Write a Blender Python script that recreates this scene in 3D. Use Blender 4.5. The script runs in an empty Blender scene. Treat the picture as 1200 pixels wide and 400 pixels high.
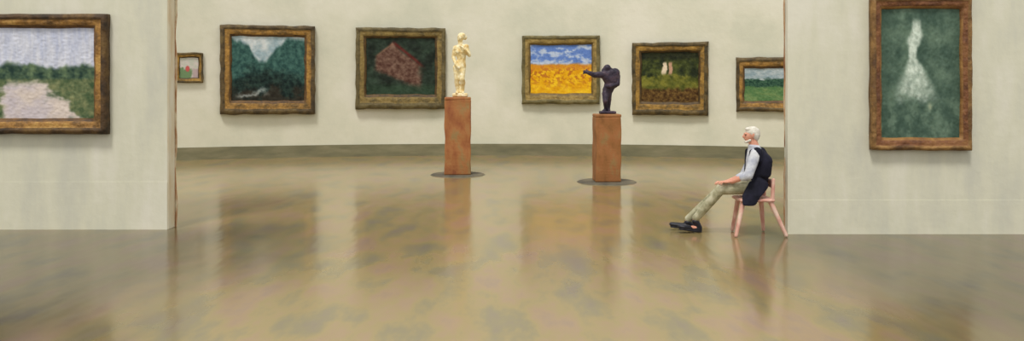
import bpy, bmesh, math, random
from mathutils import Vector, Matrix, noise

random.seed(4)
scene = bpy.context.scene
try:
    scene.view_settings.view_transform = 'Standard'
except Exception:
    pass
COL = scene.collection
F = 1000.0; CH = 1.7; HY = 105.0

def W(x, y, d):
    return Vector(((x-600)/F*d, d, CH-(y-HY)/F*d))

def lin(c):
    out = []
    for v in c[:3]:
        v = max(0.0, min(1.0, v/255.0))
        out.append(v/12.92 if v <= 0.04045 else ((v+0.055)/1.055)**2.4)
    return tuple(out)
def L4(c): return lin(c)+(1.0,)

# ------------------------------------------------------------------ materials
def mottled(name, cols, scale=(3, 3, 3), rough=0.6, bump=0.2, bump_scale=30, metal=0.0, detail=4, spec=0.4, bdist=0.01):
    m = bpy.data.materials.new(name); m.use_nodes = True
    nt = m.node_tree; N = nt.nodes; K = nt.links
    b = N['Principled BSDF']
    tc = N.new('ShaderNodeTexCoord'); mp = N.new('ShaderNodeMapping')
    mp.inputs['Scale'].default_value = scale
    K.new(tc.outputs['Object'], mp.inputs['Vector'])
    n = N.new('ShaderNodeTexNoise'); n.inputs['Scale'].default_value = 1.0
    n.inputs['Detail'].default_value = detail; n.inputs['Roughness'].default_value = 0.6
    K.new(mp.outputs[0], n.inputs['Vector'])
    r = N.new('ShaderNodeValToRGB')
    k = len(cols)
    r.color_ramp.elements[0].position = 0.33; r.color_ramp.elements[0].color = L4(cols[0])
    r.color_ramp.elements[1].position = 0.67; r.color_ramp.elements[1].color = L4(cols[-1])
    for i in range(1, k-1):
        e = r.color_ramp.elements.new(0.33+0.34*i/(k-1)); e.color = L4(cols[i])
    K.new(n.outputs['Fac'], r.inputs[0]); K.new(r.outputs[0], b.inputs['Base Color'])
    b.inputs['Roughness'].default_value = rough; b.inputs['Metallic'].default_value = metal
    b.inputs['Specular IOR Level'].default_value = spec
    if bump > 0:
        n2 = N.new('ShaderNodeTexNoise'); n2.inputs['Scale'].default_value = bump_scale
        n2.inputs['Detail'].default_value = 3
        K.new(tc.outputs['Object'], n2.inputs['Vector'])
        bp = N.new('ShaderNodeBump'); bp.inputs['Strength'].default_value = bump
        bp.inputs['Distance'].default_value = bdist
        K.new(n2.outputs['Fac'], bp.inputs['Height']); K.new(bp.outputs[0], b.inputs['Normal'])
    return m

M_wall_back = mottled('wall_paint_back', [(206, 206, 188), (216, 214, 196), (224, 221, 206)], (0.8, 0.8, 0.7), 0.75, 0.25, 5, spec=0.2, bdist=0.03, detail=5)
M_wall_front = mottled('wall_paint_front', [(198, 197, 182), (210, 208, 188), (219, 216, 201)], (2.2, 2.2, 0.6), 0.75, 0.22, 8, spec=0.2, bdist=0.02, detail=5)
M_base_back = mottled('baseboard_grey_green', [(108, 106, 84), (124, 120, 94), (140, 134, 108)], (1.0, 1.0, 4), 0.7, 0.2, 8, spec=0.3)
M_end = mottled('wall_end_warm', [(204, 184, 150), (212, 202, 176), (216, 210, 192)], (6, 6, 1.5), 0.7, 0.2, 12)
M_trim = mottled('corner_trim_ochre', [(122, 78, 46), (178, 134, 96), (212, 200, 170)], (6, 6, 3.2), 0.7, 0.2, 12)

def floor_mat():
    m = bpy.data.materials.new('satin_mottled_floor'); m.use_nodes = True
    nt = m.node_tree; N = nt.nodes; K = nt.links; b = N['Principled BSDF']
    tc = N.new('ShaderNodeTexCoord')
    def nz(scale, det, loc=(0, 0, 0), rough=.62):
        mp = N.new('ShaderNodeMapping'); mp.inputs['Scale'].default_value = scale
        mp.inputs['Location'].default_value = loc
        K.new(tc.outputs['Object'], mp.inputs['Vector'])
        n = N.new('ShaderNodeTexNoise'); n.inputs['Scale'].default_value = 1; n.inputs['Detail'].default_value = det
        n.inputs['Roughness'].default_value = rough
        K.new(mp.outputs[0], n.inputs['Vector']); return n
    def ramp(src, stops):
        r = N.new('ShaderNodeValToRGB')
        r.color_ramp.elements[0].position = stops[0][0]; r.color_ramp.elements[0].color = L4(stops[0][1])
        r.color_ramp.elements[1].position = stops[-1][0]; r.color_ramp.elements[1].color = L4(stops[-1][1])
        for p, c in stops[1:-1]:
            e = r.color_ramp.elements.new(p); e.color = L4(c)
        K.new(src, r.inputs[0]); return r
    def mix(f, a, c, mode='MIX'):
        x = N.new('ShaderNodeMix'); x.data_type = 'RGBA'; x.blend_type = mode
        if isinstance(f, float): x.inputs[0].default_value = f
        else: K.new(f, x.inputs[0])
        K.new(a, x.inputs[6]); K.new(c, x.inputs[7]); return x.outputs[2]
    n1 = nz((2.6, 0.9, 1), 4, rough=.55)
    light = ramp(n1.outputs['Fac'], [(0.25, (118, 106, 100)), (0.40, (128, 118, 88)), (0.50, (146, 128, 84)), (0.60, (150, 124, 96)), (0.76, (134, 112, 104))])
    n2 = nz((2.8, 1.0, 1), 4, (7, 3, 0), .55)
    dark = ramp(n2.outputs['Fac'], [(0.25, (64, 58, 60)), (0.40, (78, 72, 56)), (0.50, (92, 82, 56)), (0.60, (94, 76, 64)), (0.76, (86, 70, 72))])  # darker floor tones, shade of the front sides painted into the albedo
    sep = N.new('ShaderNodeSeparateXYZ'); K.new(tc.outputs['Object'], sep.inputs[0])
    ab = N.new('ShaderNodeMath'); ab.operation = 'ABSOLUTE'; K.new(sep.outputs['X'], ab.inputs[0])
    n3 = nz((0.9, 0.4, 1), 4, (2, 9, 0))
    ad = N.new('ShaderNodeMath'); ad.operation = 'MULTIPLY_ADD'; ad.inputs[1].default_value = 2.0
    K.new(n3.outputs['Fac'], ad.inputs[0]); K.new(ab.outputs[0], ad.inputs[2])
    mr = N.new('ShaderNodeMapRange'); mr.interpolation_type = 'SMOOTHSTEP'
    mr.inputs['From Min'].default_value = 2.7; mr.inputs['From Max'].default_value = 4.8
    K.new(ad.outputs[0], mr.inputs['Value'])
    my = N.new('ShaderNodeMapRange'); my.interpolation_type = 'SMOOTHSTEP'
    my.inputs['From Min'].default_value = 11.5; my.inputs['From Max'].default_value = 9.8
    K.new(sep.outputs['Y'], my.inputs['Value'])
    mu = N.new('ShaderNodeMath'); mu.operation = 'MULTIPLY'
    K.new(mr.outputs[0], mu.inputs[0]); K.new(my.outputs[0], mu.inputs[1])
    c = mix(mu.outputs[0], light.outputs[0], dark.outputs[0])  # position mask blends the painted shade in before the front walls
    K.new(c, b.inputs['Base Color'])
    b.inputs['Roughness'].default_value = 0.165
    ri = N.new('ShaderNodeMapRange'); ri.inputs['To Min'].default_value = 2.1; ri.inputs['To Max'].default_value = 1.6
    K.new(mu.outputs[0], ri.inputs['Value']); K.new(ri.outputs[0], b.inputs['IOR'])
    b.inputs['Specular Tint'].default_value = L4((244, 232, 198))
    n4 = nz((3, 0.8, 1), 2)
    bp = N.new('ShaderNodeBump'); bp.inputs['Strength'].default_value = 0.2; bp.inputs['Distance'].default_value = 0.02
    K.new(n4.outputs['Fac'], bp.inputs['Height']); K.new(bp.outputs[0], b.inputs['Normal'])
    return m
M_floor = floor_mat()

M_skin = mottled('skin', [(200, 138, 114), (220, 160, 136)], (20, 20, 20), 0.55, 0)
M_hair = mottled('white_hair', [(200, 194, 180), (228, 224, 214)], (40, 40, 40), 0.7, 0.5, 90)
M_vest = mottled('black_cloth', [(16, 17, 28), (34, 34, 50)], (8, 8, 8), 0.8, 0.3, 20, spec=0.2)
M_shirt = mottled('white_grey_cloth', [(160, 164, 180), (210, 212, 216)], (12, 12, 12), 0.8, 0.3, 20, spec=0.2)
M_trous = mottled('grey_green_cloth', [(130, 128, 102), (168, 164, 136), (196, 192, 168)], (12, 12, 12), 0.8, 0.3, 20, spec=0.2)
M_shoe = mottled('black_leather', [(12, 12, 20), (30, 30, 44)], (12, 12, 12), 0.45, 0)
M_eye = mottled('dark_eye', [(30, 22, 20), (40, 30, 26)], (5, 5, 5), 0.3, 0)
M_lip = mottled('lip', [(150, 80, 70), (165, 92, 80)], (5, 5, 5), 0.5, 0)
M_chair = mottled('pale_pink_painted_wood', [(190, 132, 118), (212, 164, 148), (220, 192, 176)], (9, 9, 7), 0.6, 0.3, 20)
M_ped1 = mottled('red_brown_wood', [(138, 78, 48), (156, 98, 58), (166, 112, 66), (150, 122, 78)], (5, 5, 2.5), 0.75, 0.5, 14)
M_ped2 = mottled('ochre_brown_wood', [(128, 84, 46), (148, 100, 56), (158, 104, 62), (148, 118, 74)], (5, 5, 2.5), 0.75, 0.5, 14)
M_foot_shade = mottled('pedestal_foot_shade', [(74, 70, 62), (96, 90, 76), (116, 108, 88)], (3, 3, 3), 0.8, 0.2, 14)  # dark tone for the discs that imitate shade around the pedestals
M_ivory = mottled('gilded_ivory', [(206, 170, 104), (234, 216, 164), (246, 238, 210)], (12, 12, 12), 0.7, 0.8, 20, bdist=.02)
M_bronze = mottled('dark_bronze', [(30, 24, 42), (50, 40, 58), (78, 60, 72)], (9, 9, 9), 0.55, 0.8, 18, bdist=.02)

# ------------------------------------------------------------------ mesh helpers
def obj_from(name, verts, faces, mats, smooth=False, mi=None):
    me = bpy.data.meshes.new(name); me.from_pydata([tuple(v) for v in verts], [], faces)
    for m in mats: me.materials.append(m)
    if mi:
        for p, i in zip(me.polygons, mi): p.material_index = i
    if smooth:
        for p in me.polygons: p.use_smooth = True
    bm = bmesh.new(); bm.from_mesh(me); bmesh.ops.recalc_face_normals(bm, faces=bm.faces); bm.to_mesh(me); bm.free()
    o = bpy.data.objects.new(name, me); COL.objects.link(o); return o

def box(name, lo, hi, mat, bevel=0.0, seg=2, cuts=0, wob=0.0):
    bm = bmesh.new(); bmesh.ops.create_cube(bm, size=1)
    lo = Vector(lo); hi = Vector(hi)
    for v in bm.verts:
        v.co = Vector([(lo[i]+hi[i])/2+v.co[i]*(hi[i]-lo[i]) for i in range(3)])
    if bevel > 0:
        bmesh.ops.bevel(bm, geom=list(bm.edges), offset=bevel, segments=seg, affect='EDGES', profile=0.5)
    if cuts:
        for i in range(1, cuts):
            z = lo.z+(hi.z-lo.z)*i/cuts
            bmesh.ops.bisect_plane(bm, geom=list(bm.verts)+list(bm.edges)+list(bm.faces), plane_co=(0, 0, z), plane_no=(0, 0, 1))
        for v in bm.verts:
            v.co.x += wob*noise.noise(Vector((v.co.x*2, v.co.y*2, v.co.z*3.1)))
            v.co.y += wob*noise.noise(Vector((v.co.x*2+9, v.co.y*2, v.co.z*3.7)))
    me = bpy.data.meshes.new(name); bm.to_mesh(me); bm.free(); me.materials.append(mat)
    o = bpy.data.objects.new(name, me); COL.objects.link(o); return o

def hull_geo(ells, sub=2):
    bm = bmesh.new()
    for c, r in ells:
        if not hasattr(r, '__len__'): r = (r, r, r)
        t = bmesh.new(); bmesh.ops.create_icosphere(t, subdivisions=sub, radius=1)
        for v in t.verts:
            bm.verts.new((c[0]+v.co.x*r[0], c[1]+v.co.y*r[1], c[2]+v.co.z*r[2]))
        t.free()
    res = bmesh.ops.convex_hull(bm, input=list(bm.verts))
    loose = [v for v in bm.verts if not v.link_faces]
    bmesh.ops.delete(bm, geom=loose, context='VERTS')
    bmesh.ops.recalc_face_normals(bm, faces=bm.faces)
    bm.verts.index_update()
    vs = [v.co.copy() for v in bm.verts]; fs = [[v.index for v in f.verts] for f in bm.faces]
    bm.free(); return vs, fs

def blob(name, hulls, voxel, mat, smooth=4, origin=Vector((0, 0, 0))):
    V = []; Fc = []
    for h in hulls:
        vs, fs = hull_geo(h); k = len(V)
        V += [v-origin for v in vs]; Fc += [[i+k for i in f] for f in fs]
    me = bpy.data.meshes.new(name+'_src'); me.from_pydata([tuple(v) for v in V], [], Fc)
    t = bpy.data.objects.new(name+'_src', me); COL.objects.link(t)
    m = t.modifiers.new('r', 'REMESH'); m.mode = 'VOXEL'; m.voxel_size = voxel; m.use_smooth_shade = True
    if smooth:
        s = t.modifiers.new('s', 'SMOOTH'); s.iterations = smooth; s.factor = 0.5
    dg = bpy.context.evaluated_depsgraph_get()
    new = bpy.data.meshes.new_from_object(t.evaluated_get(dg)); new.name = name
    bpy.data.objects.remove(t, do_unlink=True)
    new.materials.clear(); new.materials.append(mat)
    for p in new.polygons: p.use_smooth = True
    o = bpy.data.objects.new(name, new); COL.objects.link(o); return o

def empty(name, loc, label, cat, rotz=0):
    e = bpy.data.objects.new(name, None); COL.objects.link(e); e.location = loc; e.rotation_euler = (0, 0, rotz)
    e.empty_display_size = 0.1; e['label'] = label; e['category'] = cat; return e
def parent(ch, p):
    ch.parent = p
def structure(o): o['kind'] = 'structure'; return o

# ------------------------------------------------------------------ room shell
CUR = 0.027
def DB(X): return 22.0-CUR*(X+0.5)**2
def back_strip(name, z0, z1, off, mat, thick=0.2):
    xs = [-12.5+25*i/60 for i in range(61)]
    V = []
    for X in xs:
        d = DB(X)-off
        V += [(X, d, z0), (X, d, z1), (X, d+thick, z1), (X, d+thick, z0)]
    Fc = []
    for i in range(60):
        a = 4*i; b = a+4
        for k in range(4):
            Fc.append([a+k, a+(k+1) % 4, b+(k+1) % 4, b+k])
    Fc += [[0, 1, 2, 3], [240, 243, 242, 241]]
    return structure(obj_from(name, V, Fc, [mat], smooth=False))
back_strip('wall_back', 0, 5.6, 0, M_wall_back)
bb = back_strip('baseboard_back', 0, 0.30, 0.03, M_base_back, 0.03)

DL = 10.35; XL = (196-600)/F*DL
DR = 10.02; XR = (923-600)/F*DR
structure(box('wall_left', (-12.5, DL, 0), (XL, DL+0.24, 5.6), M_wall_front))
structure(box('wall_right', (XR, DR, 0), (12.5, DR+0.12, 5.6), M_wall_front))
structure(box('baseboard_left', (-12.5, DL-0.003, 0), (XL, DL, 0.58), M_wall_front))
structure(box('baseboard_right', (XR, DR-0.003, 0), (12.5, DR, 0.40), M_wall_front))
structure(box('trim_1', (XL, DL+0.005, 0), (XL+0.012, DL+0.20, 5.6), M_end, 0.003))
structure(box('trim_2', (XL, DL+0.21, 0), (XL+0.018, DL+0.245, 5.6), M_trim, 0, cuts=60, wob=.03))
structure(box('trim_3', (XR-0.008, DR+0.09, 0), (XR, DR+0.125, 5.6), M_trim, 0, cuts=60, wob=.02))
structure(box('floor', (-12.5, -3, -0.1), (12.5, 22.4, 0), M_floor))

# ------------------------------------------------------------------ paintings
def nz(x, y, s=0, oct=4):
    return noise.fractal(Vector((x, y, s)), 0.7, 2.0, oct)
def mixc(a, b, t):
    t = max(0, min(1, t)); return tuple(a[i]*(1-t)+b[i]*t for i in range(3))
def ss(a, b, x):
    t = max(0, min(1, (x-a)/(b-a))); return t*t*(3-2*t)
def jit(c, n, a):
    return tuple(c[i]+n*a for i in range(3))

def art_pond(u, v):
    n = nz(u*6, v*6, 1); n2 = nz(u*16, v*10, 2); st = nz(u*30, v*3, 9)
    sky = mixc((168, 176, 204), (222, 222, 228), 0.5+0.35*st+0.3*v)
    c = sky
    tl = 0.42+0.06*nz(u*5, 0.3, 3)-0.05*math.exp(-((u-0.42)/0.08)**2)
    tk = ss(tl-.03, tl+.03, v+.02*n2)
    c = mixc(c, mixc((44, 66, 60), (92, 112, 80), 0.5+0.7*n2), tk)
    water = mixc((198, 188, 192), (212, 198, 188), 0.5+n)
    if v > 0.54:
        cx = 0.46+0.25*(v-0.56)
        wdt = 0.20+0.35*(v-0.56)
        k = ss(wdt, wdt-0.14, abs(u-cx-0.16*n))
        g = mixc((70, 92, 64), (124, 128, 88), 0.5+0.7*n2)
        c = mixc(c, mixc(g, water, k*ss(.56, .64, v+.05*n)), ss(.54, .58, v))
    return jit(c, n2, 12)
def art_mountain(u, v):
    n = nz(u*6, v*6, 11); n2 = nz(u*18, v*14, 12)
    ridge = 0.05+0.34*math.exp(-((u-0.42)/0.2)**2)+0.05*nz(u*7, 0, 13)
    sky = mixc((150, 172, 182), (206, 212, 214), 0.5+0.8*n-0.4*abs(u-0.42))
    far = mixc((46, 78, 76), (66, 104, 96), 0.5+.8*n2)
    near = mixc((22, 36, 36), (40, 60, 54), 0.5+0.9*n2)
    c = mixc(sky, far, ss(ridge-.04, ridge+.04, v))
    c = mixc(c, near, ss(.38, .6, v+.1*n+.35*abs(u-.45)*(-1)))
    c = mixc(c, (52, 44, 36), .8*ss(0.72, 0.95, v+0.2*n))
    w = math.exp(-((v-0.88-0.08*n+.2*(u-.3))/0.035)**2)*ss(0.26, 0.12, abs(u-0.28))
    c = mixc(c, (176, 184, 184), w*0.7)
    return jit(c, n2, 10)
def art_dark_rocks(u, v):
    n = nz(u*5, v*5, 21); n2 = nz(u*14, v*14, 22)
    c = mixc((30, 38, 32), (58, 76, 62), 0.42+0.7*n)
    top = .10+.9*abs(u-.38) if u < .38 else .10+.95*(u-.38)
    bot = .60+.50*(u-.2)
    k = ss(-.03, .05, v-top-.04*n)*ss(.05, -.05, v-bot-.05*n)*ss(.10, .18, u+.03*n)*ss(.84, .72, u+.03*n)
    c = mixc(c, mixc((90, 58, 50), (126, 96, 82), 0.5+0.8*n2), k*0.9)
    l = math.exp(-((v-top+.02)/.035)**2)*ss(.36, .44, u)*ss(.88, .7, u)
    c = mixc(c, (104, 38, 34), l*.85)
    l2 = math.exp(-((v-top-.02)/.02)**2)*ss(.12, .2, u)*ss(.42, .38, u)
    c = mixc(c, (142, 104, 86), l2*.7)
    c = mixc(c, (48, 70, 52), 0.6*ss(.76, .88, v))
    return jit(c, n2, 12)
def art_wheat(u, v):
    n = nz(u*6, v*9, 31); n2 = nz(u*18, v*15, 32)
    sky = mixc((98, 130, 198), (184, 198, 222), ss(-0.2, 0.45, n+0.9*(v-0.2)))
    f = mixc((222, 160, 18), (246, 200, 40), 0.5+n)
    b = ss(0.0, 0.25, n2+0.3*n)*ss(1.05, 0.6, v)
    f = mixc(f, (170, 92, 30), b*0.8)
    f = mixc(f, (206, 130, 48), .6*ss(.56, .46, v))
    return jit(mixc(sky, f, ss(.37, .43, v-.03*n)), n2, 10)
def art_grove(u, v):
    n = nz(u*6, v*6, 41); n2 = nz(u*18, v*18, 42)
    c = mixc((34, 42, 26), (84, 92, 42), 0.42+0.8*n)
    g = mixc((74, 80, 32), (124, 122, 50), 0.5+n)
    c = mixc(c, g, ss(.44, .52, v+.05*n))
    c = mixc(c, mixc((70, 48, 26), (108, 82, 40), 0.5+n2), ss(.68, .76, v+.05*n))
    for cx, cw, col in ((0.41, 0.05, (224, 206, 180)), (0.52, 0.045, (190, 150, 124))):
        k = ss(cw, cw*0.5, abs(u-cx+0.03*n))*ss(0.18, 0.24, v)*ss(0.48, 0.40, v)
        c = mixc(c, col, k)
    c = mixc(c, (26, 28, 22), 0.6*ss(.2, .1, v))
    return jit(c, n2, 12)
def art_hills(u, v):
    n = nz(u*4, v*6, 51); n2 = nz(u*20, v*20, 52)
    c = mixc((138, 158, 168), (180, 190, 194), 0.5+n)
    c = mixc(c, mixc((36, 66, 56), (62, 96, 74), 0.5+n2), ss(.30, .36, v-.05*n))
    c = mixc(c, mixc((78, 116, 72), (112, 138, 88), 0.5+n), ss(.54, .6, v-.06*n))
    return jit(c, n2, 10)
def art_small(u, v):
    n = nz(u*4, v*4, 61)
    c = mixc((190, 194, 182), (210, 200, 196), 0.5+n)
    c = mixc(c, (104, 134, 92), .9*ss(.50, .62, v+.15*n)*ss(.75, .55, u+.1*n))
    c = mixc(c, (178, 156, 160), .8*ss(.5, .62, v+.1*n)*ss(.6, .75, u))
    c = mixc(c, (196, 92, 90), ss(.018, .006, (u-.42)**2+(v-.55)**2*.6))
    return c
def art_plume(u, v):
    n = nz(u*5, v*7, 71); n2 = nz(u*16, v*20, 72)
    c = mixc((64, 86, 74), (98, 120, 102), 0.45+0.8*n)
    c = mixc(c, (64, 84, 70), 0.5*ss(0.3, 0.5, abs(u-0.5)))
    cx = 0.43+0.03*math.sin(v*11+.6)*ss(.75, .2, v)+0.02*n
    w = 0.060 + 0.045*math.exp(-((v-.24)/.06)**2) + max(0, v-0.38)*.75
    k = ss(w*1.25, w*0.5, abs(u-cx))*ss(0.07, 0.13, v)*ss(0.74, 0.64, v+.04*n)
    bright = 1.0-.25*ss(.4, .65, v)
    c = mixc(c, (204, 216, 202), k*bright*(0.92+0.25*n2))
    c = mixc(c, (108, 130, 112), 0.4*ss(.62, .8, v)*ss(-0.2, 0.3, n))
    c = mixc(c, (176, 182, 150), .7*math.exp(-((u-.62)**2+(v-.755)**2)/.0006))
    return jit(c, n2, 9)

def canvas_mat():
    m = bpy.data.materials.new('oil_paint_canvas'); m.use_nodes = True
    nt = m.node_tree; b = nt.nodes['Principled BSDF']
    a = nt.nodes.new('ShaderNodeAttribute'); a.attribute_name = 'Col'
    nt.links.new(a.outputs['Color'], b.inputs['Base Color'])
    b.inputs['Roughness'].default_value = 0.65; b.inputs['Specular IOR Level'].default_value = 0.15
    tc = nt.nodes.new('ShaderNodeTexCoord'); n = nt.nodes.new('ShaderNodeTexNoise'); n.inputs['Scale'].default_value = 30
    bp = nt.nodes.new('ShaderNodeBump'); bp.inputs['Strength'].default_value = 0.3; bp.inputs['Distance'].default_value = 0.01
    nt.links.new(tc.outputs['Object'], n.inputs['Vector']); nt.links.new(n.outputs['Fac'], bp.inputs['Height'])
    nt.links.new(bp.outputs[0], b.inputs['Normal'])
    return m
M_canvas = canvas_mat()

def frame_mats(tag, outer, mid, inner):
    return [mottled(tag+'_outer', outer, (5, 5, 5), 0.65, 0.7, 14, bdist=0.03),
            mottled(tag+'_gilt', mid, (6, 6, 6), 0.6, 0.8, 16, bdist=0.03),
            mottled(tag+'_liner', inner, (7, 7, 7), 0.6, 0.5, 20, bdist=0.02)]

def painting(px, wall, widths, art, fm, label, res=110, depth=0.11):
    x0, y0, x1, y1 = px
    def hit(x):
        if wall != 'back': return Vector(((x-600)/F*wall, wall, 0))
        d = 21.0
        for _ in range(30): d = DB((x-600)/F*d)
        return Vector(((x-600)/F*d, d, 0))
    a, b = hit(x0), hit(x1)
    mid = (a+b)/2; w = (b-a).length; ang = math.atan2(b.y-a.y, b.x-a.x)
    zt = CH-(y0-HY)/F*mid.y; zb = CH-(y1-HY)/F*mid.y; h = zt-zb
    nrm = Vector((math.sin(ang), -math.cos(ang), 0))
    e = empty('framed_painting', Vector((mid.x, mid.y, zb))+nrm*0.003, label, 'painting', ang)
    l, r, t, bo = widths
    prof = [(0, 0, 0), (0, .65, 0), (.07, .84, 0), (.2, .94, 0), (.30, .94, 0), (.40, .8, 1), (.54, .8, 1), (.7, .8, 1), (.8, .68, 2), (.92, .6, 2), (1, .4, 2), (1, 0, 2)]
    n = 26; V = []; Fc = []; MI = []
    seed = x0*0.37
    for (tt, hh, _) in prof:
        cs = [(-w/2+l*tt, bo*tt), (w/2-r*tt, bo*tt), (w/2-r*tt, h-t*tt), (-w/2+l*tt, h-t*tt)]
        for s in range(4):
            p, q = cs[s], cs[(s+1) % 4]
            for i in range(n):
                k = i/n
                x = p[0]+(q[0]-p[0])*k; z = p[1]+(q[1]-p[1])*k
                wa = 0.022 if wall == 'back' else .010
                wob = wa*noise.noise(Vector((x*4+seed, z*4, tt*3)))
                cx = noise.noise(Vector((x*14+seed, z*14, tt*5)))
                V.append((x+wob, -hh*depth*(1+0.12*cx) if hh > 0 else 0.0, z+wa*noise.noise(Vector((x*4, z*4+seed, 5+tt)))))
    m = 4*n; P = len(prof)
    for k in range(P):
        k2 = (k+1) % P
        for i in range(m):
            j = (i+1) % m
            Fc.append([k*m+i, k*m+j, k2*m+j, k2*m+i]); MI.append(prof[k][2])
    fr = obj_from('frame', V, Fc, fm, smooth=True, mi=MI); parent(fr, e)
    cw0, cw1, cz0, cz1 = -w/2+l*0.9, w/2-r*0.9, bo*0.9, h-t*0.9
    nx = res; ny = max(20, int(res*(cz1-cz0)/(cw1-cw0)))
    V = []; cols = []
    for j in range(ny+1):
        for i in range(nx+1):
            u = i/nx; v = j/ny
            c = art(u, v); lc = lin(c)
            V.append((cw0+(cw1-cw0)*u, -depth*0.36-0.004*noise.noise(Vector((u*40, v*40, seed))), cz1-(cz1-cz0)*v)); cols.append(lc)
    Fc = [[j*(nx+1)+i, (j+1)*(nx+1)+i, (j+1)*(nx+1)+i+1, j*(nx+1)+i+1] for j in range(ny) for i in range(nx)]
    me = bpy.data.meshes.new('canvas'); me.from_pydata(V, [], Fc); me.materials.append(M_canvas)
    at = me.color_attributes.new('Col', 'FLOAT_COLOR', 'POINT')
    for i, c in enumerate(cols): at.data[i].color = (c[0], c[1], c[2], 1)
    for p in me.polygons: p.use_smooth = True
    cv = bpy.data.objects.new('canvas', me); COL.objects.link(cv); parent(cv, e)
    return e

fm1 = frame_mats('frame_a', [(50, 38, 24), (80, 58, 32), (110, 84, 44)], [(100, 72, 36), (154, 112, 54), (182, 142, 74)], [(70, 48, 26), (120, 84, 40)])
fm2 = frame_mats('frame_b', [(60, 50, 32), (84, 68, 42), (110, 92, 56)], [(98, 76, 40), (144, 108, 52), (176, 132, 62)], [(70, 50, 30), (110, 80, 42)])
fm3 = frame_mats('frame_c', [(72, 64, 40), (94, 82, 50), (114, 102, 66)], [(90, 78, 46), (128, 108, 60), (146, 124, 70)], [(56, 46, 28), (100, 74, 38)])
fm4 = frame_mats('frame_d', [(84, 76, 46), (106, 96, 58), (126, 114, 74)], [(112, 94, 52), (148, 124, 68), (166, 142, 84)], [(88, 70, 36), (124, 102, 52)])
fm5 = frame_mats('frame_e', [(56, 48, 30), (84, 70, 40), (112, 92, 52)], [(96, 76, 36), (142, 108, 46), (172, 134, 60)], [(56, 42, 24), (92, 70, 34)])
fm8 = frame_mats('frame_f', [(84, 58, 36), (120, 88, 48), (158, 120, 70)], [(88, 54, 34), (120, 76, 44), (138, 96, 54)], [(110, 72, 38), (156, 116, 62)])

painting((-62, 17, 129, 157), DL, (.17, .17, .17, .19), art_pond, fm1, "gold and brown framed landscape of pale pond and green trees", 170, 0.12)
painting((258, 30, 369, 134), 'back', (.27, .26, .28, .34), art_mountain, fm2, "brown framed painting of teal mountains under pale sky", depth=.15)
painting((417, 33, 522, 128), 'back', (.27, .27, .26, .38), art_dark_rocks, fm3, "olive framed dark painting with reddish brown rock", depth=.15)
painting((612, 42, 703, 122), 'back', (.22, .22, .24, .28), art_wheat, fm4, "olive framed painting of golden field under blue sky", depth=.14)
painting((741, 50, 830, 135), 'back', (.24, .24, .25, .34), art_grove, fm5, "brown framed painting of dark green grove with pale figures", depth=.14)
painting((863, 67, 942, 131), 'back', (.20, .20, .28, .26), art_hills, fm2, "gold brown framed painting of green hills under grey sky", depth=.13)
painting((205, 62, 238, 97), 'back', (.11, .11, .12, .12), art_small, fm5, "small dark framed painting with pale pink and green", 60, 0.09)
painting((1018, -4, 1135, 176), DR, (.13, .13, .15, .15), art_plume, fm8, "tall reddish gold framed painting of white plume on green", 120, 0.11)

# ------------------------------------------------------------------ pedestals + sculptures
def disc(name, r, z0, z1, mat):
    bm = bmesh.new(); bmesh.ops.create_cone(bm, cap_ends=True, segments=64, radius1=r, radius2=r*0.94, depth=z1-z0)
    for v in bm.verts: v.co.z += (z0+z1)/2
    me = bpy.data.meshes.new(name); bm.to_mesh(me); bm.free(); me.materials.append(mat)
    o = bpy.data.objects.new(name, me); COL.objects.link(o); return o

def pedestal(x, ybase, ytop, wpx, rpx, mat, label):
    d = (CH*F)/(ybase-HY)
    X = (x-600)/F*d
    e = empty('pedestal', (X, d, 0), label, 'pedestal', math.radians(3))
    df = d-wpx/F*d/2
    H = CH-(ytop-HY)/F*df
    hw = wpx/F*d/2
    a = disc('shade_disc', rpx/F*d, 0, 0.02, M_foot_shade); parent(a, e)  # thin dark disc added in place of the oval shade at the foot
    s = box('shaft', (-hw*0.98, -hw*0.98, 0.02), (hw*0.98, hw*0.98, H-0.05), mat, 0.02, cuts=24, wob=.022); parent(s, e)
    c = box('cap', (-hw*.99, -hw*.99, H-0.06), (hw*.99, hw*.99, H), mat, 0.02); parent(c, e)
    return X, d, H
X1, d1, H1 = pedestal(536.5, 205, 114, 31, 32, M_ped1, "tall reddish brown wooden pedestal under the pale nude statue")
X2, d2, H2 = pedestal(711, 213.5, 134, 30, 35, M_ped2, "ochre brown wooden pedestal under the dark bronze figure")

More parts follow.
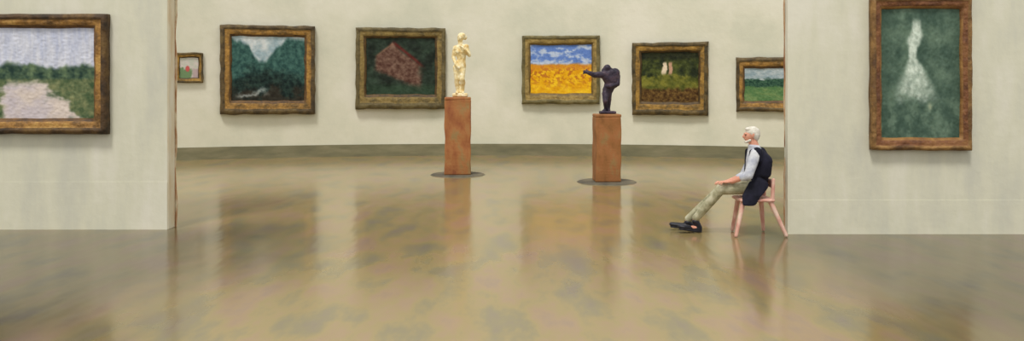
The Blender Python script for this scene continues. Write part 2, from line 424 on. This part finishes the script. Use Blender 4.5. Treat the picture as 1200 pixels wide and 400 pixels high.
def Q(cx, d, basepx):
    s = d/F
    def q(x, y, dep=0.0): return Vector(((x-cx)*s, dep, (basepx-y)*s))
    return q, s
q, s = Q(538, d1, 114)
FAT = 1.28
def R(*a): return tuple(v*s*FAT for v in a) if len(a) > 1 else a[0]*s*FAT
st = [
    [(q(541.5, 43.5), R(3.2, 3.5, 3.9)), (q(540.5, 46.5), R(2.4, 2.6, 2.6))],
    [(q(542.5, 41.5, .03), R(3.6, 3.8, 2.6))], [(q(546, 44, .06), R(2.2, 2.2, 2.4))],
    [(q(541, 49), R(2.2)), (q(541.5, 54), R(2.6))],
    [(q(535.5, 56.5), R(2.6)), (q(548, 55), R(2.6)), (q(541.5, 63), R(5.4, 3.6, 3.0))],
    [(q(541.5, 62), R(5.4, 3.6, 3)), (q(542.5, 70), R(3.7, 3.0, 2.2))],
    [(q(538.8, 61, -.05), R(2.2))], [(q(544, 61, -.05), R(2.2))],
    [(q(542.5, 70), R(3.7, 3.0, 2.2)), (q(540, 78.5), R(6.4, 4.4, 3.6))],
    [(q(536.8, 80), R(3.7)), (q(537.2, 93, -.02), R(2.5))],
    [(q(537.2, 93, -.02), R(2.4)), (q(536.6, 97, .01), R(2.3)), (q(537.8, 106.5, .02), R(1.4))],
    [(q(543.2, 80), R(3.6)), (q(543.2, 93, -.08), R(2.4))],
    [(q(543.2, 93, -.08), R(2.3)), (q(544.5, 97, -.03), R(2.1)), (q(543.8, 106.5, .02), R(1.4))],
    [(q(538, 107.5, .02), R(1.5)), (q(537, 109, -.1), R(1.5, 2, 1))],
    [(q(543.8, 107.5, .02), R(1.5)), (q(544.2, 109, -.08), R(1.5, 2, 1))],
    [(q(548.3, 56), R(2.2)), (q(551.5, 65, -.02), R(1.8))],
    [(q(551.5, 65, -.02), R(1.8)), (q(546, 58.5, -.12), R(1.3))],
    [(q(546, 58.5, -.12), R(1.3)), (q(543.6, 55.5, -.13), R(1.1))],
    [(q(534.7, 56.5), R(2.2)), (q(532.6, 67, .0), R(1.7))],
    [(q(532.6, 67), R(1.7)), (q(536.5, 76.5, -.12), R(1.3))],
    [(q(536.5, 76.5, -.12), R(1.2)), (q(538.4, 79, -.13), R(1.1))],
    [(q(541, 101, .05), R(2.2)), (q(541, 108, .05), R(3.0))],
]
for i in range(4):
    st.append([(q(543.4-0.4*i, 56, -.13+0.02*i), R(.5)), (q(541.6-0.35*i, 53.8, -.13+0.02*i), R(.4))])
    st.append([(q(538.2+0.7*i, 78.6, -.14), R(.55)), (q(539+0.7*i, 81.2, -.135), R(.42))])
st.append([(q(540.9, 45.5, -.075), R(.7)), (q(541, 43.5, -.07), R(.5))])
e = empty('sculpture', Vector((X1, d1, H1)), "pale gilded statue of standing nude woman", 'sculpture', 0)
fig = blob('figure', st, 0.012, M_ivory, 3); parent(fig, e)
FAT = 1.0
pl = blob('plinth', [[(q(x, y, dd), R(1.2)) for x in (533, 548.5) for y in (110.6, 112.8) for dd in (-.1, .12)]], 0.012, M_ivory, 1); parent(pl, e)

q, s = Q(715, d2, 134)
sb = [
    [(q(715.5, 80, -.02), R(4.4, 4.0, 4.2)), (q(712.2, 83.2, -.03), R(3.0, 2.9, 2.8))],
    [(q(716.5, 82), R(3.8)), (q(721, 86), R(5.4))],
    [(q(711.5, 88, -.03), R(4.8)), (q(725, 86, .03), R(6.0)), (q(720, 96), R(8.2, 6.2, 5))],
    [(q(727, 90, .05), R(4.6, 4.8, 5.6)), (q(721, 100), R(7.4, 5.4, 5))],
    [(q(720, 97), R(7.8, 5.6, 4)), (q(716.5, 107), R(6.4, 4.8, 3.8))],
    [(q(716, 105), R(6.2, 4.8, 3.5)), (q(715.5, 112), R(5.6, 4.4, 3.0))],
    [(q(711.5, 88, -.03), R(4.4)), (q(700, 88.5, -.08), R(3.4))],
    [(q(700, 88.5, -.08), R(3.3)), (q(692.5, 85.5, -.1), R(2.4))],
    [(q(692.5, 85.5, -.1), R(2.4, 1.7, 2.1)), (q(690.5, 85, -.1), R(2.0, 1.6, 2.0))],
    [(q(727.5, 90, .03), R(3.8)), (q(727.5, 99, -.02), R(3.0))],
    [(q(727.5, 99, -.02), R(2.8)), (q(717.5, 102, -.1), R(2.2))],
    [(q(717.5, 102, -.1), R(2.2)), (q(714.5, 101.5, -.12), R(1.9))],
    [(q(713.5, 110, -.02), R(4.4)), (q(712.8, 119, -.08), R(3.2))],
    [(q(712.8, 119, -.08), R(3.1)), (q(714, 128.5, -.01), R(2.2))],
    [(q(713.8, 129.2), R(2.2)), (q(711, 130.2, -.05), R(2.2, 2.0, 1.3))],
    [(q(717, 110, .02), R(4.4)), (q(717.5, 119, .03), R(3.2))],
    [(q(717.5, 119, .03), R(3.1)), (q(717.3, 128.5, .06), R(2.2))],
    [(q(717.6, 129.2, .06), R(2.2)), (q(717.4, 130.2, -.0), R(2.2, 2.0, 1.3))],
    [(q(715.4, 116, .06), R(3.2)), (q(715.5, 130, .06), R(3.4, 3, 1.5))],
    [(q(709.4, 82.6, -.03), R(.9)), (q(710.4, 80.8), R(.8))],
]
for i in range(4):
    sb.append([(q(690.5, 83.8+1.0*i, -.1), R(.65)), (q(686.9-0.4*(i % 2), 82.8+1.5*i, -.11), R(.5))])
    sb.append([(q(715, 100+1.0*i, -.12), R(.6)), (q(712.4, 100.4+1.0*i, -.125), R(.5))])
sb.append([(q(692, 84, -.1), R(.7)), (q(690.3, 81, -.1), R(.5))])
e = empty('sculpture', Vector((X2, d2, H2)), "dark bronze hunched figure with one arm stretched out", 'sculpture', 0)
fig = blob('figure', sb, 0.011, M_bronze, 3); parent(fig, e)
c4 = [(q(x, y, dd), R(1.0)) for x in (707.5, 724.5) for y in (131.6, 133) for dd in (-.11, .12)]
pl = blob('plinth', [c4], 0.011, M_bronze, 1); parent(pl, e)

# ------------------------------------------------------------------ chair
def P(x, y, dd=0.0): return W(x, y, 10.0+dd)
co = Vector(((884-600)/100.0, 10.0, 0))
ch = empty('chair', co, "pale pink painted wooden chair with splayed legs and low back", 'chair')
seat = blob('seat', [[((-.20, -.18, .420), (.02, .02, .02)), ((.17, -.18, .420), (.02, .02, .02)), ((-.20, .18, .420), (.02, .02, .02)), ((.17, .18, .420), (.02, .02, .02))]], 0.009, M_chair, 2); parent(seat, ch)
def leg(t, b):
    o = blob('leg', [[(t, .030), (b, .022)], [((b[0], b[1], .022), .022)]], 0.007, M_chair, 1); parent(o, ch)
leg((-.17, -.15, .41), (-.27, -.21, .022)); leg((-.15, .15, .41), (-.20, .22, .022))
leg((.14, -.15, .41), (.31, -.20, .022)); leg((.12, .15, .41), (.17, .22, .022))
br = []
for yy in (-.17, .17):
    br.append([((.160, yy, .42), .026), ((.172, yy, .66), .020)])
for sg in (-1, 1):
    br.append([((.170, .17*sg, .64), .016), ((.168, .17*sg, .57), .016), ((.186, .0, .64), .016), ((.184, .0, .57), .016)])
b_ = blob('backrest', br, 0.008, M_chair, 1); parent(b_, ch)

# ------------------------------------------------------------------ person
pb = Vector((2.86, 10.0, 0))
per = empty('person', pb, "seated person in black vest and white shirt, legs stretched out", 'person')
pelv = P(885, 217.5)
waist = P(888, 203); chest = P(888, 188); nb = P(884.5, 173); nk = P(882, 168)
hd = P(880.5, 158.5)
def A(v, x=0, y=0, z=0): return v+Vector((x, y, z))
HSC = .88
def HS(h):
    out = []
    for c, r in h:
        c2 = hd+(c-hd)*HSC
        r2 = tuple(v*HSC for v in r) if hasattr(r, '__len__') else r*HSC
        out.append((c2, r2))
    return out
shN, elN, wrN = P(886, 180, -.185), P(877, 206, -.235), P(858, 213, -.15)
shF, elF, wrF = P(884, 180, .185), P(872, 206, .22), P(853, 213, .13)
hpN, knN, anN = P(882, 219, -.09), P(845, 221.5, -.08), P(815, 257.5, .13)
hpF, knF, anF = P(882, 219, .09), P(844, 222.5, .12), P(806, 258.5, .30)
heN = Vector((anN.x+.045, anN.y, .04)); toN = Vector((anN.x-.20, anN.y-.03, .085))
heF = Vector((anF.x+.045, anF.y, .04)); toF = Vector((anF.x-.20, anF.y+.03, .075))

body = [HS(h) for h in [
    [(A(hd, .015, 0, .02), (.092, .075, .085)), (A(hd, -.02, 0, -.01), (.068, .064, .08))],
    [(A(hd, -.03, 0, -.02), (.058, .056, .06)), (A(hd, -.05, 0, -.085), (.03, .032, .024))],
    [(A(hd, -.095, 0, .005), .010), (A(hd, -.112, 0, -.022), .012), (A(hd, -.09, 0, -.03), .015)],
    [(A(hd, -.085, -.03, .02), .011), (A(hd, -.09, 0, .018), .010), (A(hd, -.085, .03, .02), .011)],
    [(A(hd, .01, -.075, .012), (.016, .008, .022)), (A(hd, .005, -.074, -.02), (.01, .008, .012))],
    [(A(hd, .01, .075, .012), (.016, .008, .022)), (A(hd, .005, .074, -.02), (.01, .008, .012))],
    [(A(hd, -.085, 0, -.05), (.012, .022, .006))]]]
body += [
    [(A(hd, .01, 0, -.05), .048), (nb, .058)],
    [(A(nb, 0, -.12, -.03), .045), (A(nb, 0, .12, -.03), .045), (chest, (.105, .15, .08))],
    [(chest, (.105, .15, .08)), (waist, (.10, .135, .06))],
    [(waist, (.10, .135, .06)), (pelv, (.12, .155, .09))],
    [(shN, .053), (elN, .041)], [(elN, .040), (wrN, .027)], [(shF, .053), (elF, .041)], [(elF, .040), (wrF, .027)],
    [(A(nb, 0, -.1, -.03), .05), (shN, .053)], [(A(nb, 0, .1, -.03), .05), (shF, .053)],
    [(hpN, .080), (knN, .052)], [(knN, .051), ((knN*.65+anN*.35), .050), (anN, .034)],
    [(hpF, .080), (knF, .052)], [(knF, .051), ((knF*.65+anF*.35), .050), (anF, .034)],
    [(anN, .034), (A(heN, -.01, 0, .01), .03)], [(A(heN, 0, 0, .01), .028), (A(toN, .06, 0, -.01), (.03, .03, .02))],
    [(anF, .034), (A(heF, -.01, 0, .01), .03)], [(A(heF, 0, 0, .01), .028), (A(toF, .06, 0, -.01), (.03, .03, .02))],
]
def hand(wr, sgn):
    palm = A(wr, -.07, 0, -.008)
    body.append([(wr, .026), (A(wr, -.03, 0, 0), (.02, .03, .018))])
    body.append([(A(wr, -.03, 0, 0), (.02, .03, .016)), (A(palm, -.015, -.026, 0), .013), (A(palm, -.015, .026, 0), .013)])
    for i, (off, ln) in enumerate(((-.033, .062), (-.011, .072), (.011, .068), (.033, .052))):
        b0 = A(palm, -.018, off*sgn, .002); k1 = A(b0, -ln*.48, off*.15*sgn, .004); k2 = A(k1, -ln*.32, 0, -.014); k3 = A(k2, -ln*.14, 0, -.016)
        body.append([(b0, .0095), (k1, .009)]); body.append([(k1, .009), (k2, .0082)]); body.append([(k2, .0082), (k3, .0072)])
    t0 = A(wr, -.035, -.026*sgn, -.002); t1 = A(t0, -.028, -.026*sgn, -.008); t2 = A(t1, -.028, -.004*sgn, -.012)
    body.append([(t0, .012), (t1, .0105)]); body.append([(t1, .0105), (t2, .0085)])
hand(wrN, -1); hand(wrF, 1)
o = blob('body', body, 0.006, M_skin, 2, pb); parent(o, per)

shirt = [
    [(A(shN, 0, .01, 0), .065), (elN, .056)], [(elN, .055), (elN.lerp(wrN, .35), .046)],
    [(A(shF, 0, -.01, 0), .065), (elF, .056)], [(elF, .055), (elF.lerp(wrF, .35), .046)],
    [(A(nb, 0, -.1, -.03), .056), (A(shN, 0, .01, 0), .064)], [(A(nb, 0, .1, -.03), .056), (A(shF, 0, -.01, 0), .064)],
    [(A(nb, -.02, 0, -.01), (.06, .07, .035)), (A(chest, -.03, 0, 0), (.11, .09, .08))],
    [(A(chest, -.03, 0, 0), (.11, .09, .08)), (A(waist, -.03, 0, 0), (.115, .09, .06))],
    [(A(nk, .005, 0, -.022), (.060, .062, .016)), (A(nb, -.005, 0, .012), (.075, .08, .02))],
]
o = blob('shirt', shirt, 0.009, M_shirt, 3, pb); parent(o, per)
vest = [
    [(A(nb, .03, -.085, -.025), (.07, .05, .04)), (A(nb, .03, .085, -.025), (.07, .05, .04)), (A(chest, .02, 0, 0), (.135, .165, .08))],
    [(A(nb, .02, -.12, -.04), (.05, .075, .035)), (A(chest, .045, -.12, 0), (.09, .105, .09))],
    # shoulder caps of the garment
    [(A(shN, .015, .01, .012), (.066, .066, .062)), (A(shN, .03, .02, -.07), (.060, .062, .05))],
    [(A(shF, .015, -.01, .012), (.066, .066, .062)), (A(shF, .03, -.02, -.07), (.060, .062, .05))],
    [(A(chest, .045, -.12, 0), (.09, .105, .09)), (A(waist, .035, -.12, 0), (.085, .08, .06))],
    [(A(nb, -.04, -.09, -.04), (.05, .045, .03)), (A(chest, -.04, -.09, 0), (.09, .08, .07))],
    [(A(nb, -.04, .09, -.04), (.05, .045, .03)), (A(chest, -.04, .09, 0), (.09, .08, .07))],
    [(A(chest, .02, 0, 0), (.135, .165, .08)), (A(waist, .005, 0, 0), (.125, .16, .07))],
    [(A(waist, -.025, -.09, 0), (.11, .08, .07)), (A(chest, -.04, -.09, 0), (.09, .08, .07))],
    [(A(waist, -.025, .09, 0), (.11, .08, .07)), (A(chest, -.04, .09, 0), (.09, .08, .07))],
    [(A(waist, .0, 0, 0), (.125, .16, .07)), (A(pelv, .0, 0, .02), (.138, .18, .09))],
    [(A(pelv, -.01, -.165, .02), (.125, .03, .08)), (P(881, 230, -.215), (.12, .016, .02))],
    [(P(881, 229, -.215), (.12, .016, .02)), (P(878, 240, -.23), (.085, .013, .02))],
    [(A(pelv, -.01, .165, .02), (.125, .03, .08)), (P(881, 229, .215), (.12, .016, .02))],
    [(P(881, 228, .215), (.12, .016, .02)), (P(879, 236, .23), (.085, .013, .02))],
]
o = blob('vest', vest, 0.009, M_vest, 3, pb); parent(o, per)
tr = [
    [(A(pelv, -.01, 0, -.02), (.12, .16, .085)), (A(hpN, -.05, 0, 0), .085), (A(hpF, -.05, 0, 0), .085)],
    [(hpN, .090), (knN, .062)], [(knN, .061), (knN*.65+anN*.35, .058), (A(anN, .01, 0, .02), .048)],
    [(hpF, .090), (knF, .062)], [(knF, .061), (knF*.65+anF*.35, .058), (A(anF, .01, 0, .02), .048)],
]
o = blob('trousers', tr, 0.009, M_trous, 3, pb); parent(o, per)
for he, to, an in ((heN, toN, anN), (heF, toF, anF)):
    sh = [[(he, (.036, .036, .038)), (A(he, -.08, 0, .012), (.04, .04, .035))],
          [(A(he, -.08, 0, .012), (.04, .04, .035)), (A(to, .05, 0, -.012), (.05, .048, .03)), (A(to, .01, 0, -.005), (.03, .036, .024))],
          [(A(he, 0, 0, .02), (.036, .036, .03)), (A(an, .0, 0, -.02), (.045, .044, .03))],
          [(A(he, 0, 0, -.028), (.038, .036, .011)), (A(to, .04, 0, -.04), (.05, .048, .010))]]
    o = blob('shoe', sh, 0.007, M_shoe, 2, pb); parent(o, per)
hair = [HS(h) for h in [
    [(A(hd, .02, 0, .04), (.098, .084, .075)), (A(hd, .045, 0, .0), (.072, .080, .07))],
    [(A(hd, .06, 0, -.03), (.045, .066, .05))],
    [(A(hd, -.035, 0, .078), (.05, .06, .03)), (A(hd, .02, 0, .085), (.06, .065, .035))],
]]
o = blob('hair', hair, 0.007, M_hair, 2, pb); parent(o, per)
beard = [HS([(A(hd, -.07, 0, -.092), (.026, .028, .018)), (A(hd, -.03, -.05, -.065), (.018, .012, .016)), (A(hd, -.03, .05, -.065), (.018, .012, .016))])]
o = blob('beard', beard, 0.006, M_hair, 1, pb); parent(o, per)
for sg in (-1, 1):
    o = blob('eye', [HS([(A(hd, -.083, .028*sg, .002), (.008, .010, .007))])], 0.003, M_eye, 0, pb); parent(o, per)
o = blob('mouth', [HS([(A(hd, -.094, -.014, -.052), (.006, .006, .004)), (A(hd, -.094, .014, -.052), (.006, .006, .004))])], 0.003, M_lip, 0, pb); parent(o, per)

# ------------------------------------------------------------------ light
w = bpy.data.worlds.new('World'); scene.world = w; w.use_nodes = True
bg = w.node_tree.nodes['Background']; bg.inputs[0].default_value = (1.0, 0.99, 0.95, 1); bg.inputs[1].default_value = 0.87
sl = bpy.data.lights.new('sun', 'SUN'); sl.energy = 2.1; sl.angle = math.radians(12); sl.color = (1, .97, .91)
so = bpy.data.objects.new('sun', sl); COL.objects.link(so)
dirv = Vector((0.22, 0.58, -1.12))
so.rotation_euler = dirv.to_track_quat('-Z', 'Y').to_euler()
so.location = (0, 0, 8)

# ------------------------------------------------------------------ camera
cam = bpy.data.cameras.new('camera'); cam.sensor_width = 36; cam.lens = 30; cam.shift_y = -(200-HY)/1200.0
c = bpy.data.objects.new('camera', cam); COL.objects.link(c); c.location = (0, 0, CH); c.rotation_euler = (math.radians(90), 0, 0)
cam.clip_end = 100
scene.camera = c
